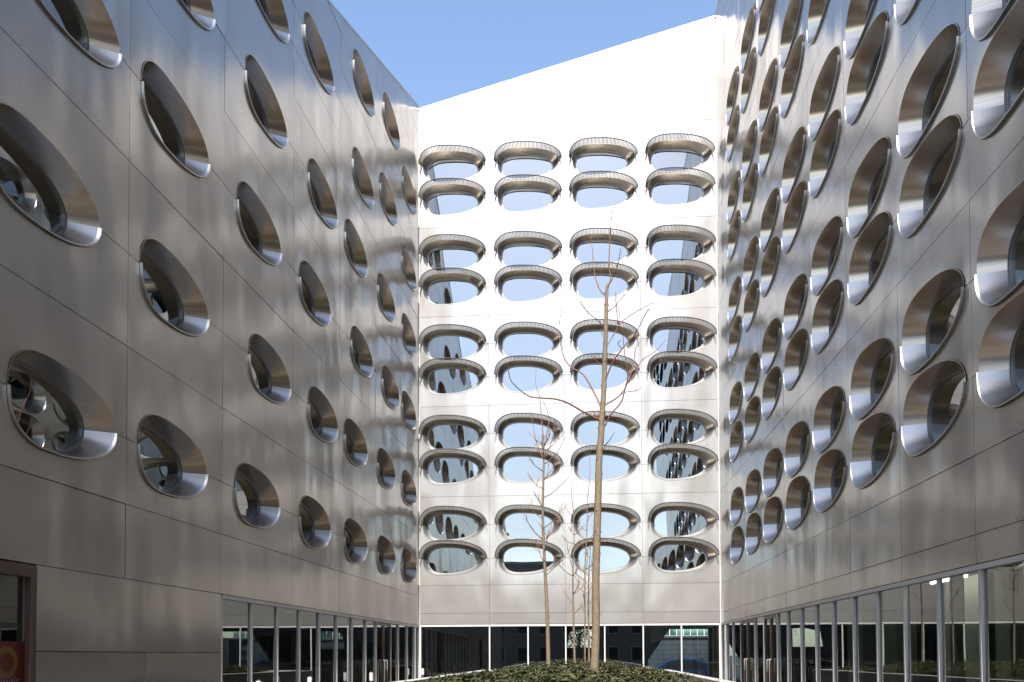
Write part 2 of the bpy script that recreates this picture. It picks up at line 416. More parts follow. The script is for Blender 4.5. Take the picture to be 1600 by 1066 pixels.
panel_wall(wingL, [-45, -41.2, -37.2, -33.3, -30.0, -26.6, -24.12, -21.3, -18.45], [.02, 1.775, GT-.03], [], holes=[(-26.6, -24.12, 0, 2.9)])
# --- right wing
wingR = tag(empty('building_wing', FR), 'tall dim metal facade with dense rows of oval windows above a glazed ground floor', 'building')
acols = [3.73, 6.65, 9.5, 12.38, 15.25, 18.13, 21.0, 23.88, 26.76, 29.64]
winsR = [(z, a) for z in ROWS for a in acols]
panel_wall(wingR, [.03, 2.27]+[a+1.435 for a in acols]+[34, 37, 40, 43], [GT, 3.335, 4.42]+SEAMS, winsR, roof=(26.7, -.04))
for z, a in winsR:
    # rows that rise out of the picture near the camera are left off
    if a > 19 and z > 15 or a > 25 and z > 9.5: continue
    window(wingR, a, z)

# aluminium corner strips where the facades meet
MB().box(-.002, .05, -.05, .3, .02, 23.55).build('corner_strip', 'mull', wingB)
MB().box(11.70, 11.76, -.03, .3, .02, 26.6).build('corner_strip', 'mull', wingB)
# bodies behind the cladding: roof, outer wall, slabs, interior liner
def body(wing, a0, a1, depth, roof, outer=True, y_in=1.6):
    zr = lambda a: roof[0]+roof[1]*a
    MB().poly([(a0, .03, zr(a0)-.03), (a1, .03, zr(a1)-.03), (a1, depth, zr(a1)-.03), (a0, depth, zr(a0)-.03)]).build('roof', 'roof', wing)
    # thin aluminium coping along the roof edge, butted in two-metre lengths
    n = max(1, round((a1-a0)/2.9))
    for k in range(n):
        p, q = a0+(a1-a0)*k/n+.004, a0+(a1-a0)*(k+1)/n-.004
        MB().hexa([(p, -.012, zr(p)-.015), (q, -.012, zr(q)-.015), (q, .3, zr(q)-.015), (p, .3, zr(p)-.015),
                   (p, -.012, zr(p)+.05), (q, -.012, zr(q)+.05), (q, .3, zr(q)+.05), (p, .3, zr(p)+.05)]).build('coping', 'coping', wing)
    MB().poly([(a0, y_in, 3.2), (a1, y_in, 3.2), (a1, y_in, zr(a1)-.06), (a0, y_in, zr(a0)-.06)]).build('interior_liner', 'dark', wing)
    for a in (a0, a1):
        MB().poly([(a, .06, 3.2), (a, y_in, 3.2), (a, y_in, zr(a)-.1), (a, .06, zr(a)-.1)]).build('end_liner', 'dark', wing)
    # storey slabs behind the windows
    for z in (7.98, 11.58, 15.18, 18.78):
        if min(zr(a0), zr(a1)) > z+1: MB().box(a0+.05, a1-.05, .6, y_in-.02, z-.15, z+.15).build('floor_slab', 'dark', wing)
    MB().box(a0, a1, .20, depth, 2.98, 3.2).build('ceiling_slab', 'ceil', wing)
body(wingB, 0, 11.74, 9.0, BT_)
body(wingL, -45, 0, 8.5, RL)
for p_, q_ in ((-10, -.12), (11.86, 22)): MB().box(p_, q_, .2, 9.0, 2.985, 3.19).build('corner_slab', 'ceil', wingB)
body(wingR, 0, 43, 8.5, (26.7, -.04))
def outer_wall(wing, a0, a1, y, zt, holes, m='dark'):
    "far wall of a ground-floor room with real openings"
    bm = bmesh.new()
    def span(h, x):
        zs = []
        for (x1, q1), (x2, q2) in zip(h, h[1:]+h[:1]):
            if min(x1, x2)-1e-6 <= x <= max(x1, x2)+1e-6:
                if abs(x2-x1) < 1e-6: zs += [q1, q2]
                else: zs.append(q1+(q2-q1)*(x-x1)/(x2-x1))
        return (min(zs), max(zs)) if zs else None
    def quad(p): return bm.faces.new([bm.verts.new((x, y, z)) for x, z in p])
    hs = sorted(holes, key=lambda h: min(q[0] for q in h)); x = a0
    for h in hs:
        hx = sorted(set(round(q[0], 5) for q in h)); quad([(x, 0), (hx[0], 0), (hx[0], zt), (x, zt)])
        for p, q in zip(hx, hx[1:]):
            sp, sq = span(h, p+1e-5), span(h, q-1e-5)
            if sp[0] > .02 or sq[0] > .02: quad([(p, 0), (q, 0), (q, max(sq[0], .001)), (p, max(sp[0], .001))])
            quad([(p, min(sp[1], zt-.001)), (q, min(sq[1], zt-.001)), (q, zt), (p, zt)])
        x = hx[-1]
    quad([(x, 0), (a1, 0), (a1, zt), (x, zt)])
    bmesh.ops.remove_doubles(bm, verts=bm.verts[:], dist=1e-4)
    r = bmesh.ops.extrude_face_region(bm, geom=bm.faces[:])
    for e in r['geom']:
        if isinstance(e, bmesh.types.BMVert): e.co.y += .25
    me = bpy.data.meshes.new('outer_wall'); bm.to_mesh(me); bm.free(); me.materials.append(M[m])
    link('outer_wall', me, wing)
YB = 8.6
holeB1 = [wallpt(FB, x, y, YB) for x, y in ((1012, 1064), (1107, 1064), (1107, 983), (1046, 983), (1013, 1031))]
holeB2 = [wallpt(FB, x, y, YB) for x, y in ((886, 1012), (934, 1012), (934, 984), (915, 981), (890, 988))]
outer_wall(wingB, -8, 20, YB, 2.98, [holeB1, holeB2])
def oval_hole(fr, x0, x1, y0, y1, dep, n=26):
    (a0, zt), (a1, zb) = wallpt(fr, x0, y0, dep), wallpt(fr, x1, y1, dep)
    ca, cz, ra, rz = (a0+a1)/2, (zt+zb)/2, abs(a1-a0)/2, abs(zt-zb)/2
    return [(ca+ra*abs(math.cos(t))**.8*(1 if math.cos(t) > 0 else -1), cz+rz*abs(math.sin(t))**.8*(1 if math.sin(t) > 0 else -1)) for t in (2*math.pi*i/n for i in range(n))]
outer_wall(wingR, .2, 42.9, 8.2, 2.98, [oval_hole(FR, 1201, 1271, 981, 1013, 8.2)], 'mid')
outer_wall(wingL, -44.9, -.2, 8.2, 2.98, [oval_hole(FL, 506, 564, 983, 1016, 8.2)], 'mid')
for wing, a0, a1 in ((wingB, .05, 11.69), (wingL, -44.9, -.3), (wingR, .3, 42.9)):
    MB().poly([(a0, 8.9 if wing == wingB else 8.49, 3.2), (a1, 8.9 if wing == wingB else 8.49, 3.2), (a1, 8.9 if wing == wingB else 8.49, 13.5), (a0, 8.9 if wing == wingB else 8.49, 13.5)]).build('rear_wall', 'facade', wing)

# ------------------------------------------------------------------ ground-floor glazing
def glazing(wing, xs, doors=(), zt=GT, zb=.04, skip=()):
    MB().box(xs[0], xs[-1], -.015, .11, zt-.085, zt-.012).build('head_rail', 'mull', wing)
    MB().box(xs[0], xs[-1], .0, .11, zb, zb+.09).build('base_rail', 'mull', wing)
    for x in xs:
        MB().box(x-.026, x+.026, -.005, .068, zb+.005, zt-.09).build('mullion', 'mull', wing)
    for i in range(len(xs)-1):
        p, q = xs[i]+.03, xs[i+1]-.03
        if i in doors:
            n = 2 if q-p > 1.5 else 1
            for k in range(n):
                s0, s1 = p+(q-p)*k/n+.006, p+(q-p)*(k+1)/n-.006
                d = MB(); d.box(s0, s0+.09, .0, .07, zb+.1, zt-.1).box(s1-.09, s1, .0, .07, zb+.1, zt-.1)
                d.box(s0+.09, s1-.09, .0, .07, zt-.2, zt-.1).box(s0+.09, s1-.09, .0, .07, zb+.1, zb+.32)
                do = d.build('door', 'door', wing)
                MB().poly([(s0+.09, .035, zb+.32), (s1-.09, .035, zb+.32), (s1-.09, .035, zt-.2), (s0+.09, .035, zt-.2)]).build('pane', 'shop', do)
                hx = s1-.16 if k == 0 and n == 2 else s0+.16
                MB().tube([(hx, 0, .75), (hx, -.07, .78), (hx, -.07, 1.55), (hx, 0, 1.58)], .014, 8).build('pull_handle', 'steel', do, True)
        else:
            g = MB().poly([(p, .045, zb+.09), (q, .045, zb+.09), (q, .045, zt-.09), (p, .045, zt-.09)]).build('pane', 'shop', wing)
            g.rotation_euler = (random.gauss(0, .0008), 0, 0)
glazing(wingB, [.06, 2.8, 4.31, 5.78, 7.29, 8.77, 10.23, 11.68])
glazing(wingL, [-18.41, -16.92, -15.42, -13.94, -12.42, -10.91, -9.4, -7.91, -6.66, -4.66, -3.5, -2.04, -.79, -.1], doors=(8,), zt=GT-.03)
glazing(wingR, [.1, 1.2, 2.51, 4.12, 6.59, 8.06, 9.8, 11.04, 12.5, 13.9, 15.31, 16.78, 18.22, 19.62, 21.06, 22.52, 23.97, 25.4, 26.85, 28.3, 31.2, 34.1, 37, 40, 43], doors=(3, 5))
# shop door and red sign in the left wall
d = MB().box(-26.57, -24.135, -.006, .12, 2.73, 2.885).box(-24.235, -24.135, -.006, .12, .03, 2.73).box(-26.57, -26.47, -.006, .12, .03, 2.73).build('shop_window_frame', 'door', wingL)
MB().box(-24.252, -24.235, .082, .10, .05, 2.73).build('bead', 'steel', d)
MB().poly([(-26.47, .09, .05), (-24.252, .09, .05), (-24.252, .09, 2.73), (-26.47, .09, 2.73)]).build('pane', 'shop', d)
sa0, sz0 = wallpt(FL, 46, 1003, .07); sa1 = -26.2
sg = MB().box(sa1, sa0-.01, .072, .085, .35, sz0).build('sign_panel', 'red'); sg.matrix_world = FL.copy()
tag(sg, 'red shop sign panel with a yellow ring, standing in the shop window', 'sign')
ca, cz = wallpt(FL, 10.5, 1035, .069); rr, rz = .20, .185
mb = MB(); n = 40
o_ = [(ca+.215*math.cos(2*math.pi*i/n), .069, cz+.20*math.sin(2*math.pi*i/n)) for i in range(n)]
i_ = [(ca+.135*math.cos(2*math.pi*i/n), .069, cz+.118*math.sin(2*math.pi*i/n)) for i in range(n)]
mb.strip(o_, i_, True).build('ring_print', 'yellow', sg)
tcv = bpy.data.curves.new('txt', 'FONT'); tcv.body = 'logis'; tcv.size = .21; tcv.align_x = 'RIGHT'
to = bpy.data.objects.new('txt', tcv); col.objects.link(to); bpy.context.view_layer.update()
tm = bpy.data.meshes.new_from_object(to.evaluated_get(bpy.context.evaluated_depsgraph_get())); bpy.data.objects.remove(to)
for v in tm.vertices: v.co = Vector((v.co.x, 0, v.co.y))
tm.materials.clear(); tm.materials.append(M['offwhite'])
ta, tz = wallpt(FL, 31, 1073, .068); link('lettering', tm, sg, (ta, .068, tz))

# interior of the ground floor: partitions, curtains, screen
def partition(wing, a0, a1, y, m, z1=2.95, name='partition_wall'):
    MB().box(a0, a1, y, y+.12, .02, z1).build(name, m, wing)
for a0, a1, y, m in ((13.6, 14.9, .8, 'pale'), (15.4, 16.2, .6, 'greyc'), (16.85, 17.9, .45, 'pale'), (18.3, 18.75, .4, 'greyc'), (18.9, 20.6, .8, 'pale'), (20.75, 21.0, .3, 'greyc'), (21.15, 22.3, .8, 'pale'), (22.6, 23.0, .35, 'greyc'), (23.3, 24.6, .9, 'pale'), (24.5, 25.2, .7, 'greyc'), (26, 29.5, 1.2, 'pale')):
    partition(wingR, a0, a1, y, m)
for a0, a1, y, m in ((-17.9, -17.2, 2.5, 'dark'), (-14.6, -14.3, 2.5, 'greyc'), (-11.2, -10.2, 4.5, 'greyc')):
    partition(wingL, a0, a1, y, m)
# lit strip lights under the ceiling of the right-hand room
me_, te_, be_ = mat('lit_tube'); be_.inputs['Emission Color'].default_value = (1, .97, .86, 1); be_.inputs['Emission Strength'].default_value = 4.; M['lit'] = me_
for a_ in (20.2, 23.6):
    e = empty('ceiling_light', FR @ Matrix.Translation((a_, .5, 2.97))); tag(e, 'lit strip light under the ceiling behind the glazing of the dense oval-window facade', 'ceiling light', 'strip lights in the glazed room')
    MB().box(-.75, .75, -.05, .05, -.05, 0).build('housing', 'white', e); MB().tube([(-.7, 0, -.075), (.7, 0, -.075)], .022, 8).build('tube', 'lit', e)
sca, scz = wallpt(FR, 1574, 1051, 1.6)
so = empty('desk_monitor', FR @ Matrix.Translation((sca, 1.6, 0.76)))
tag(so, 'black computer monitor on a desk behind the ground floor glass', 'monitor')
MB().box(-.3, .3, -.02, .03, scz-.76-.19, scz-.76+.19).build('screen', 'black', so); MB().box(-.03, .03, .03, .07, .0, scz-.76).build('stand', 'black', so); MB().box(-.13, .13, -.08, .12, .0, .02).build('foot', 'black', so)
dk = empty('office_desk', FR @ Matrix.Translation((sca, 1.7, 0))); tag(dk, 'pale office desk carrying the black monitor', 'desk')
MB().box(-.9, .9, -.4, .4, .72, .758).build('desktop', 'white', dk)
for sx_ in (-.85, .8):
    MB().box(sx_, sx_+.05, -.35, .35, .0, .72).build('leg', 'steel', dk)

# ------------------------------------------------------------------ planter, hedge, trees
ax = Vector((math.sin(.089), math.cos(.089), 0)); FP = frame(Vector((0, 0, 0)), (ax.y, -ax.x))   # local x = across, y = along the court
KH, PX0, PX1, PY0, PY1 = 1.2, -3.85, 2.6, 6.5, 31.5
pl = tag(empty('planter', FP @ Matrix.Translation((0, 19, 0)) @ Matrix.Translation((0, -19, 0))), 'long raised concrete planter holding the hedge and bare trees', 'planter')
t_ = .22
MB().box(PX0, PX0+t_, PY0, PY1, 0, KH-.08).build('side_wall', 'kerb', pl); MB().box(PX1-t_, PX1, PY0, PY1, 0, KH-.08).build('side_wall', 'kerb', pl)
MB().box(PX0+t_, PX1-t_, PY0, PY0+t_, 0, KH-.08).build('end_wall', 'kerb', pl); MB().box(PX0+t_, PX1-t_, PY1-t_, PY1, 0, KH-.08).build('end_wall', 'kerb', pl)
nseg = 10
for k in range(nseg):
    y0, y1 = PY0+(PY1-PY0)*k/nseg+.004, PY0+(PY1-PY0)*(k+1)/nseg-.004
    for x0 in (PX0-.03, PX1-t_-.03):
        MB().box(x0, x0+t_+.06, y0, y1, KH-.078, KH).build('coping_stone', 'kerb', pl)
for k in range(3):
    x0, x1 = PX0+.26+(PX1-PX0-.52)*k/3+.004, PX0+.26+(PX1-PX0-.52)*(k+1)/3-.004
    for y0 in (PY0, PY1-t_-.03): MB().box(x0, x1, y0, y0+t_+.03, KH-.078, KH).build('coping_stone', 'kerb', pl)
sb = MB(); nx_, ny_ = 12, 40
def soilz(x, y): return KH-.08+.08*math.exp(-((x+.4)/1.7)**2)
for j in range(ny_+1):
    for i in range(nx_+1):
        x = PX0+t_+(PX1-PX0-2*t_)*i/nx_; y = PY0+t_+(PY1-PY0-2*t_)*j/ny_; sb.v.append((x, y, soilz(x, y)))
for j in range(ny_):
    for i in range(nx_):
        b = j*(nx_+1)+i; sb.f.append((b, b+1, b+nx_+2, b+nx_+1))
sb.build('soil_bed', 'soil', pl, True)

def leaf(mb, p, d, up, L, W):
    s = d.cross(up).normalized(); b = len(mb.v); u = s.cross(d).normalized()
    mid = p+d*L*.5+u*L*.06
    mb.v += [tuple(p), tuple(mid+s*W*.5-u*W*.12), tuple(p+d*L-u*L*.12), tuple(mid-s*W*.5-u*W*.12)]
    mb.f += [(b, b+1, b+2), (b, b+2, b+3)]
def shrub_mesh(rnd, rx, h, nleaf, m):
    mb = MB(); st = MB()
    shoots = []
    for k in range(26):
        a = rnd.uniform(0, 6.283); q = math.sqrt(rnd.random()); hh = h*(1-.45*q*q)*rnd.uniform(.75, 1.12)
        base = Vector((math.cos(a)*q*rx*.35, math.sin(a)*q*rx*.35, -.05)); tip = Vector((math.cos(a)*q*rx, math.sin(a)*q*rx, hh))
        mid = (base+tip)/2+Vector((rnd.gauss(0, .04), rnd.gauss(0, .04), .05)); shoots.append((base, mid, tip))
        st.tube([base, mid, tip], [.009, .006, .003], 4)
    for k in range(nleaf):
        b, c, t = rnd.choice(shoots); f = rnd.random()**.6
        p = b.lerp(c, f*2) if f < .5 else c.lerp(t, f*2-1)
        p = p+Vector((rnd.gauss(0, .055), rnd.gauss(0, .055), rnd.gauss(0, .03)))
        a = rnd.uniform(0, 6.283); d = Vector((math.cos(a), math.sin(a), rnd.uniform(-.3, .9))).normalized()
        L = rnd.uniform(.045, .085); leaf(mb, p, d, Vector((rnd.gauss(0, .3), rnd.gauss(0, .3), 1)), L, L*.5)
    return mb.mesh('foliage', m), st.mesh('stems', 'twig')
rs = random.Random(5)
protos = [shrub_mesh(rs, .62, .30, 2000, 'leaf') for _ in range(4)]
def shrub(x, y, sc_, rz, label, group, fr, z0, meshes=None):
    e = empty('tall_shrub'); e.matrix_world = fr @ Matrix.Translation((x, y, z0)) @ Matrix.Rotation(rz, 4, 'Z') @ Matrix.Diagonal((sc_[0], sc_[0], sc_[1], 1))
    f, s = meshes
    link('foliage', f, e); link('stems', s, e)
    return tag(e, label, 'shrub', group)
hedge = tag(empty('evergreen_hedge', FP), 'low dark evergreen planting with small glossy leaves filling the raised planter', 'hedge')
y = PY0+.7
while y < PY1-.7:
    for k in range(5):
        x = -2.45+1.0*k+rs.uniform(-.3, .3)
        edge = abs((x+.45)/2.3); s_ = .92-.55*edge**2+rs.uniform(-.22, .22); f, st_ = rs.choice(protos)
        o = link('shrub', f, hedge, (x, y+rs.uniform(-.3, .3), soilz(x, y)-.02), rs.uniform(0, 6.28)); q_ = rs.uniform(.9, 1.15); o.scale = (q_, q_, s_)
        link('stems', st_, o)
    y += .95

def limb(mb, pts, r0, r1, n=6, wob=0.):
    k = len(pts); mb.tube(pts, [r0+(r1-r0)*i/(k-1) for i in range(k)], n)
def smooth_path(P, sub=3):
    out = []
    for i in range(len(P)-1):
        p0 = P[max(i-1, 0)]; p1 = P[i]; p2 = P[i+1]; p3 = P[min(i+2, len(P)-1)]
        for k in range(sub):
            t = k/sub; out.append(.5*((2*p1)+(p2-p0)*t+(2*p0-5*p1+4*p2-p3)*t*t+(3*p1-p0-3*p2+p3)*t**3))
    out.append(P[-1]); return out
def buds(mb, path, rnd, r):
    for p, q in zip(path, path[1:]):
        if rnd.random() < .45:
            d = (q-p).normalized(); s = d.orthogonal().normalized(); s.rotate(Matrix.Rotation(rnd.uniform(0, 6.28), 3, d))
            mb.tube([p, p+(d*.6+s*.8)*rnd.uniform(.02, .05)], [r*1.3, r*.5], 4)
TREES_G = 'bare young trees in the planter'
# the big one, its limbs laid out from the photograph and turned about the trunk in depth
rt = random.Random(3)
Z0 = 14.0
def zp(x, y): return 780+x/3.046, 330+y/3.046
def tp(px, py, dy=0.): return at_depth(px, py, Z0+dy)
base = tp(928, 1066); tr_ = [base+Vector((0, 0, -.25)), tp(928, 1066), tp(931, 985), tp(931, 900), tp(934, 800), tp(936, 720)]+[tp(*zp(*q)) for q in ((485, 1066), (488, 990), (495, 900), (500, 800), (503, 680), (508, 560), (510, 450), (513, 370), (521, 345))]
root = empty('bare_tree', loc=(tr_[0].x, tr_[0].y, KH)); IM = root.matrix_world
def loc_(P, o): return [p-o for p in P]
O = Vector((tr_[0].x, tr_[0].y, KH))
P = smooth_path(loc_(tr_, O), 3); n = len(P)
wts = [.069-.048*(i/(n-1))+.006*math.exp(-i/3) + rt.uniform(-.0015, .002) for i in range(n)]
mb = MB(); mb.tube(P, wts, 14)
for k in range(26):                                   # knots and old branch scars
    i = rt.randrange(2, n-4); a = rt.uniform(0, 6.28); s = Vector((math.cos(a), math.sin(a), .3)); mb.tube([P[i]+s*wts[i]*.8, P[i]+s*(wts[i]*1.0+.018)], [.015, .006], 6)
mb.build('trunk', 'bark', root, True)
TW = {'leader': ([(521, 345), (530, 328), (523, 240), (527, 130), (533, 40), (541, 0)], .016, 0),
      'b1': ([(506, 402), (480, 375), (455, 300), (445, 200), (437, 115)], .014, .25), 'b2': ([(523, 350), (545, 310), (565, 250), (580, 170)], .011, -.3),
      'b3': ([(512, 478), (545, 460), (570, 430), (598, 395)], .009, .4), 'b4': ([(503, 565), (470, 520), (430, 490), (400, 455), (385, 428)], .010, -.4),
      'b5': ([(508, 650), (550, 580), (585, 525), (650, 480), (738, 432)], .013, .5), 'b6': ([(500, 818), (540, 720), (590, 650), (650, 580), (690, 500), (713, 467)], .017, -.5),
      'b6b': ([(567, 560), (557, 450), (555, 385)], .008, -.2), 'b6c': ([(570, 540), (572, 480), (560, 445)], .006, .3),
      'b7': ([(486, 935), (450, 860), (400, 778), (345, 745), (310, 700), (288, 610), (285, 540), (300, 460)], .019, .6),
      'b8': ([(483, 997), (400, 955), (330, 915), (270, 895), (210, 890), (140, 880), (70, 825), (50, 790), (40, 740)], .022, -.7),
      'b9': ([(500, 925), (570, 880), (610, 820), (640, 720), (650, 650), (675, 615)], .018, .7), 'b9b': ([(560, 887), (600, 862), (655, 855), (675, 840)], .009, .4),
      'b10': ([(487, 1055), (530, 970), (580, 910), (600, 840), (612, 780), (595, 660), (585, 540)], .017, -.6), 'b11': ([(610, 820), (655, 760), (678, 710), (740, 670), (792, 615)], .012, .9),
      'b12': ([(585, 660), (565, 630), (580, 615)], .006, -.2), 'b13': ([(497, 600), (482, 570), (487, 560)], .007, .3), 'b14': ([(500, 740), (470, 720), (440, 680)], .007, .5)}
for nm, (pp, r0, dd) in TW.items():
    m_ = len(pp); pth = [tp(*zp(*q), dd*(i/(m_-1))) for i, q in enumerate(pp)]
    if nm in ('b6b', 'b6c'): pth = [tp(*zp(*q), -.25+dd*(i/(m_-1))) for i, q in enumerate(pp)]
    if nm in ('b9b', 'b11'): pth = [tp(*zp(*q), .3+dd*(i/(m_-1))) for i, q in enumerate(pp)]
    pth = smooth_path(loc_(pth, O), 4); mb = MB(); limb(mb, pth, r0*.72, .0044, 6); buds(mb, pth, rt, .004)
    mb.build('branch', 'twig', root, True)
for (x1, y1, x2, y2, dd) in ((944.6, 697, 960.5, 675, -.2), (932, 870, 938, 850, .2), (937, 655, 925, 640, .1)):
    mb = MB(); limb(mb, loc_([tp(x1, y1), tp((x1+x2)/2, (y1+y2)/2+2, dd/2), tp(x2, y2, dd)], O), .009, .004); mb.build('branch', 'twig', root, True)
tag(root, 'tallest bare tree with the thickest ochre trunk and a few long red twigs', 'tree', TREES_G)
def small_tree(trunk, Zt, r0, y_lo, y_hi, ntw, seed, label, spread=1.0, lead=()):
    rnd = random.Random(seed); pts = [at_depth(x, y, Zt) for x, y in trunk]
    O = Vector((pts[0].x, pts[0].y, KH)); root = empty('bare_tree', loc=O)
    pts = [Vector((pts[0].x, pts[0].y, KH-.1))]+pts
    P = smooth_path([p-O for p in pts], 4); n = len(P)
    mb = MB(); mb.tube(P, [r0*(1-.80*(i/(n-1)))+.003*rnd.random() for i in range(n)], 10)
    for k in range(14):
        i = rnd.randrange(2, n-2); a = rnd.uniform(0, 6.28); s = Vector((math.cos(a), math.sin(a), .3)); rr = r0*(1-.8*i/(n-1)); mb.tube([P[i]+s*rr*.8, P[i]+s*(rr+.015)], [.014, .006], 5)
    mb.build('trunk', 'bark', root, True)
    for k in range(ntw):
        f = y_lo+(y_hi-y_lo)*(k+rnd.random()*.6)/ntw; i = min(n-2, int(f*(n-1))); p = P[i]
        a = k*2.4+rnd.uniform(-.5, .5); L = spread*rnd.uniform(.55, 1.15)*(1-.45*(f-y_lo)/(1.001-y_lo))
        out = Vector((math.cos(a), math.sin(a), 0)); q = [p]; d = (out*.95+Vector((0, 0, .35))).normalized()
        for s in range(6):
            d = (d+Vector((rnd.gauss(0, .13), rnd.gauss(0, .13), .14+rnd.gauss(0, .07)))).normalized(); q.append(q[-1]+d*L/6)
        mb = MB(); limb(mb, q, .011, .0045, 5); buds(mb, q, rnd, .0035)
        for t in range(rnd.randint(1, 3)):
            j = rnd.randint(2, 4); dd = (d+Vector((rnd.gauss(0, .6), rnd.gauss(0, .6), rnd.gauss(0.2, .3)))).normalized(); u = [q[j]]
            for s in range(4):
                dd = (dd+Vector((rnd.gauss(0, .15), rnd.gauss(0, .15), .12))).normalized(); u.append(u[-1]+dd*L*rnd.uniform(.08, .14))
            limb(mb, u, .0065, .0036, 4)
        mb.build('branch', 'twig', root, True)
    for pp in lead:
        pth = smooth_path([at_depth(x, y, Zt+.1*i)-O for i, (x, y) in enumerate(pp)], 3); mb = MB(); limb(mb, pth, .012, .0035, 5); buds(mb, pth, rnd, .004); mb.build('branch', 'twig', root, True)
    tag(root, label, 'tree', TREES_G)
small_tree([(857, 1040), (855, 960), (851, 880), (848, 810), (849, 750), (850, 705), (848, 672)], 20., .052, .42, .98, 20, 21,
           'slender bare tree whose twigs spread before the lower windows, left of the tallest tree', 1.05,
           [[(849, 690), (846, 650), (843, 620), (837, 600), (838, 572)], [(850, 700), (858, 655), (850, 630), (843, 608)], [(850, 720), (862, 690), (868, 650)], [(850, 720), (838, 690), (832, 660), (830, 640)]])
small_tree([(898, 1036), (896, 960), (895, 900), (897, 850), (896, 800)], 24., .034, .40, .98, 13, 33,
           'thin bare sapling with short twigs, between the slender tree and the tallest trunk', .8, [[(896, 800), (893, 770), (895, 745)]])
small_tree([(914, 1034), (914, 960), (914, 890), (917, 830), (918, 780)], 27., .034, .35, .98, 12, 45,
           'thin bare sapling standing close beside the tallest trunk', .85, [[(918, 780), (922, 740), (921, 705)]])
small_tree([(920.5, 1034), (919.5, 960), (920, 900), (923, 850)], 29., .042, .55, .98, 8, 52,
           'thin straight sapling half hidden behind the tallest trunk', .8)

# ------------------------------------------------------------------ bollard lights along the left glazing
def bollard():
    d = {}
    d['post'] = MB().lathe([(.0, 0), (.055, 0), (.055, .012), (.024, .02), (.024, .96), (.0, .96)], 16).mesh('post', 'steel', False)
    d['lamp_head'] = MB().lathe([(.0, .96), (.052, .962), (.056, .975), (.056, 1.19), (.052, 1.20), (0, 1.20)], 18).mesh('lamp_head', 'white', False)
    d['cap'] = MB().lathe([(.0, 1.2005), (.030, 1.2005), (.028, 1.225), (0, 1.23)], 16).mesh('cap', 'steel', False)
    return d
BM = bollard()
for px in (404, 484, 580, 660.5):
    if px < 650: a, _ = wallpt(FL, px, 1050, -.35); o_ = FL @ Vector((a, -.35, 0))
    else: a, _ = wallpt(FB, px, 1050, -.45); o_ = FB @ Vector((a, -.45, 0))
    e = empty('bollard_light', loc=o_); tag(e, 'slim post light with a white cylinder head before the glazing', 'bollard light', 'post lights along the glazing')
    for k, m_ in BM.items(): link(k, m_, e)

# ------------------------------------------------------------------ what the ground-floor openings look out on, and the street behind the camera
def brick_wall(name, O_, ex, L, H, label):
    e = empty(name, frame(O_, ex)); tag(e, label, 'wall')
    MB().box(0, L, .02, .4, 0, H).build('core', 'seam', e)
    rowh, bl = .29, .86; me = MB().box(0, bl-.02, 0, .05, 0, rowh-.02).mesh('stone_block', 'stone')
    for r in range(int(H/rowh)):
        off = (r % 2)*bl/2
        for k in range(int(L/bl)-1): link('stone_block', me, e, (off+k*bl, random.uniform(-.008, .008), r*rowh+.01))
    MB().box(0, L, -.05, .45, H, H+.12).build('cap_stone', 'kerb', e)
    rl = MB(); rl.box(0, L, .15, .19, H+.95, H+1.0).build('top_rail', 'steel', e)
    for k in range(int(L/.42)): MB().box(k*.42, k*.42+.36, .155, .175, H+.15, H+.94).build('rail_panel', 'rail', e)
pw = at_depth(1000, 1024, 56.); brick_wall('street_wall', Vector((pw.x-1.5, 56, 0)), (1, -.08), 9, 2.75, 'pale block wall with a green glass railing seen through the ground floor')
# blue hatchback parked beyond the building
def car(O_, rz):
    e = empty('parked_car', Matrix.Translation(O_) @ Matrix.Rotation(rz, 4, 'Z')); tag(e, 'bright blue small car parked beyond the ground floor glass', 'car')
    side = [(-1.95, .35), (-1.98, .75), (-1.85, .93), (-1.2, 1.0), (-.55, 1.42), (.1, 1.52), (.9, 1.50), (1.45, 1.30), (1.85, .95), (1.95, .60), (1.92, .35)]
    mb = MB()
    def sec(y, k): return [(x*(1-.02*k), y, .35+(z-.35)*(1-.03*k)) for x, z in side]
    secs = [sec(-.78, 1), sec(-.70, 0), sec(.70, 0), sec(.78, 1)]
    for A, B in zip(secs, secs[1:]): mb.strip(A, B)
    mb.poly(secs[0]); mb.poly(list(reversed(secs[-1]))); mb.build('body', 'blue', e, True)
    for s in (-1, 1):
        y_ = .792*s
        MB().poly([(-.98, y_, 1.0), (-.5, y_, 1.34), (-.02, y_, 1.42), (-.02, y_, 1.0)]).build('side_window', 'carglass', e)
        MB().poly([(.05, y_, 1.0), (.05, y_, 1.42), (.8, y_, 1.40), (1.3, y_, 1.2), (1.4, y_, 1.0)]).build('side_window', 'carglass', e)
        for x in (-1.25, 1.2):
            wl = MB().tube([(x, s*.62, .32), (x, s*.80, .32)], .31, 18).build('wheel', 'tyre', e)
            MB().tube([(x, s*.80, .32), (x, s*.81, .32)], .19, 14).build('rim', 'steel', wl)
    MB().poly([(-1.18, -.62, 1.03), (-.58, -.60, 1.425), (-.58, .60, 1.425), (-1.18, .62, 1.03)]).build('windscreen', 'carglass', e)
    for y_ in (-.55, .55): MB().box(-2.0, -1.93, y_-.14, y_+.14, .68, .82).build('headlight', 'white', e)
pc = at_depth(1032, 1040, 50.); car(Vector((pc.x+.9, 50, 0)), -.05)
fern = [shrub_mesh(rs, .8, 1.15, 900, 'leaf2') for _ in range(2)]
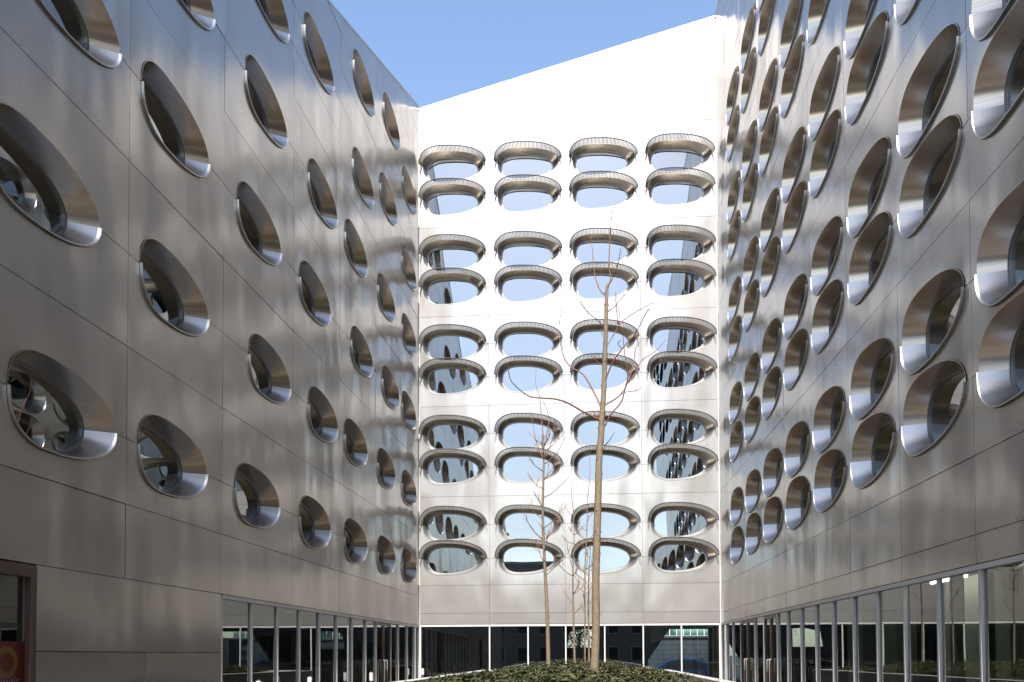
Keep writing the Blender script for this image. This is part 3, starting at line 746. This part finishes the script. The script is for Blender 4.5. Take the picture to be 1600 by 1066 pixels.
for x_, h in ((1043, 1.5), (1062, 1.75), (1084, 1.6), (1100, 1.7)):
    p = at_depth(x_, 1024, 47.5); shrub(p.x, p.y, (.9, h), rs.uniform(0, 6), 'dark tall shrub in front of the block wall beyond the glass', 'dark shrubs beyond the building', Matrix.Identity(4), 0., rs.choice(fern))
# greenery beyond the oval openings
def round_tree(O_, h, r, seed, label, m='leaf'):
    rnd = random.Random(seed); e = empty('leafy_tree', loc=O_); mb = MB()
    mb.tube([(0, 0, 0), (.05, 0, h*.3), (0, .05, h*.7)], [.14, .11, .05], 8)
    for k in range(9):
        a = k*.7; mb.tube([(0, 0, h*(.3+.04*k)), (math.cos(a)*r*.4, math.sin(a)*r*.4, h*(.42+.05*k)), (math.cos(a)*r*.8, math.sin(a)*r*.8, h*(.5+.05*k))], [.05, .03, .01], 5)
    mb.build('trunk', 'bark', e, True)
    lf = MB(); cl = [Vector((rnd.gauss(0, r*.45), rnd.gauss(0, r*.45), h*rnd.uniform(.35, 1))) for _ in range(40)]
    for k in range(3800):
        p = rnd.choice(cl)+Vector((rnd.gauss(0, .33), rnd.gauss(0, .33), rnd.gauss(0, .28))); a = rnd.uniform(0, 6.28)
        leaf(lf, p, Vector((math.cos(a), math.sin(a), rnd.uniform(-.6, .6))).normalized(), Vector((rnd.gauss(0, .4), rnd.gauss(0, .4), 1)), .16, .09)
    lf.build('crown', m, e); tag(e, label, 'tree')
for px, py, Y, h, r, sd_, lb in ((905, 1000, 58, 4.5, 1.6, 1, 'small leafy tree seen through the opening behind the saplings'),
                                ):
    p = at_depth(px, py, Y); round_tree(Vector((p.x, p.y, 0)), h, r, sd_, lb)
pR = FR @ Vector((9.0, 19, 0)); dR_ = (pR-Vector((0, 0, 0)))
a_, z_ = wallpt(FR, 1218, 998, 19.); round_tree(FR @ Vector((a_, 19., 0)), 4.6, 1.4, 4, 'leafy tree seen through the bright oval opening under the right facade')
a_, z_ = wallpt(FL, 540, 998, 20.); round_tree(FL @ Vector((a_, 20., 0)), 4.6, 1.6, 6, 'leafy tree seen through the dim oval opening under the left facade')
# row of houses across the street behind the camera (seen only in reflections)
def house(x0, x1, y, h, m):
    e = empty('street_house', Matrix.Translation(((x0+x1)/2, y, 0))); w2 = (x1-x0)/2
    MB().box(-w2, w2, -10, 0, 0, h).build('wall', m, e); MB().box(-w2-.1, w2+.1, -10.1, .15, h+.004, h+.35).build('roof', 'roof', e)
    nfl = int(h/3.1)
    for fl in range(nfl):
        for k in range(int((x1-x0)/2.6)):
            x = -w2+1.3+k*2.6
            wd = MB().box(x-.62, x+.62, .003, .07, fl*3.1+.9, fl*3.1+2.6).build('window', 'mull', e)
            MB().box(x-.54, x+.54, .05, .08, fl*3.1+.98, fl*3.1+2.52).build('pane', 'black', wd)
    return e
for x0, x1, h, lb in ((-34, -14, 12.5, 'beige five-bay street house across from the court mouth'), (-13.9, 8, 11, 'lower beige street house facing the court mouth'), (8.1, 30, 13.5, 'tallest beige street house across from the court mouth')):
    tag(house(x0, x1, -32, h, 'facade'), lb, 'house')
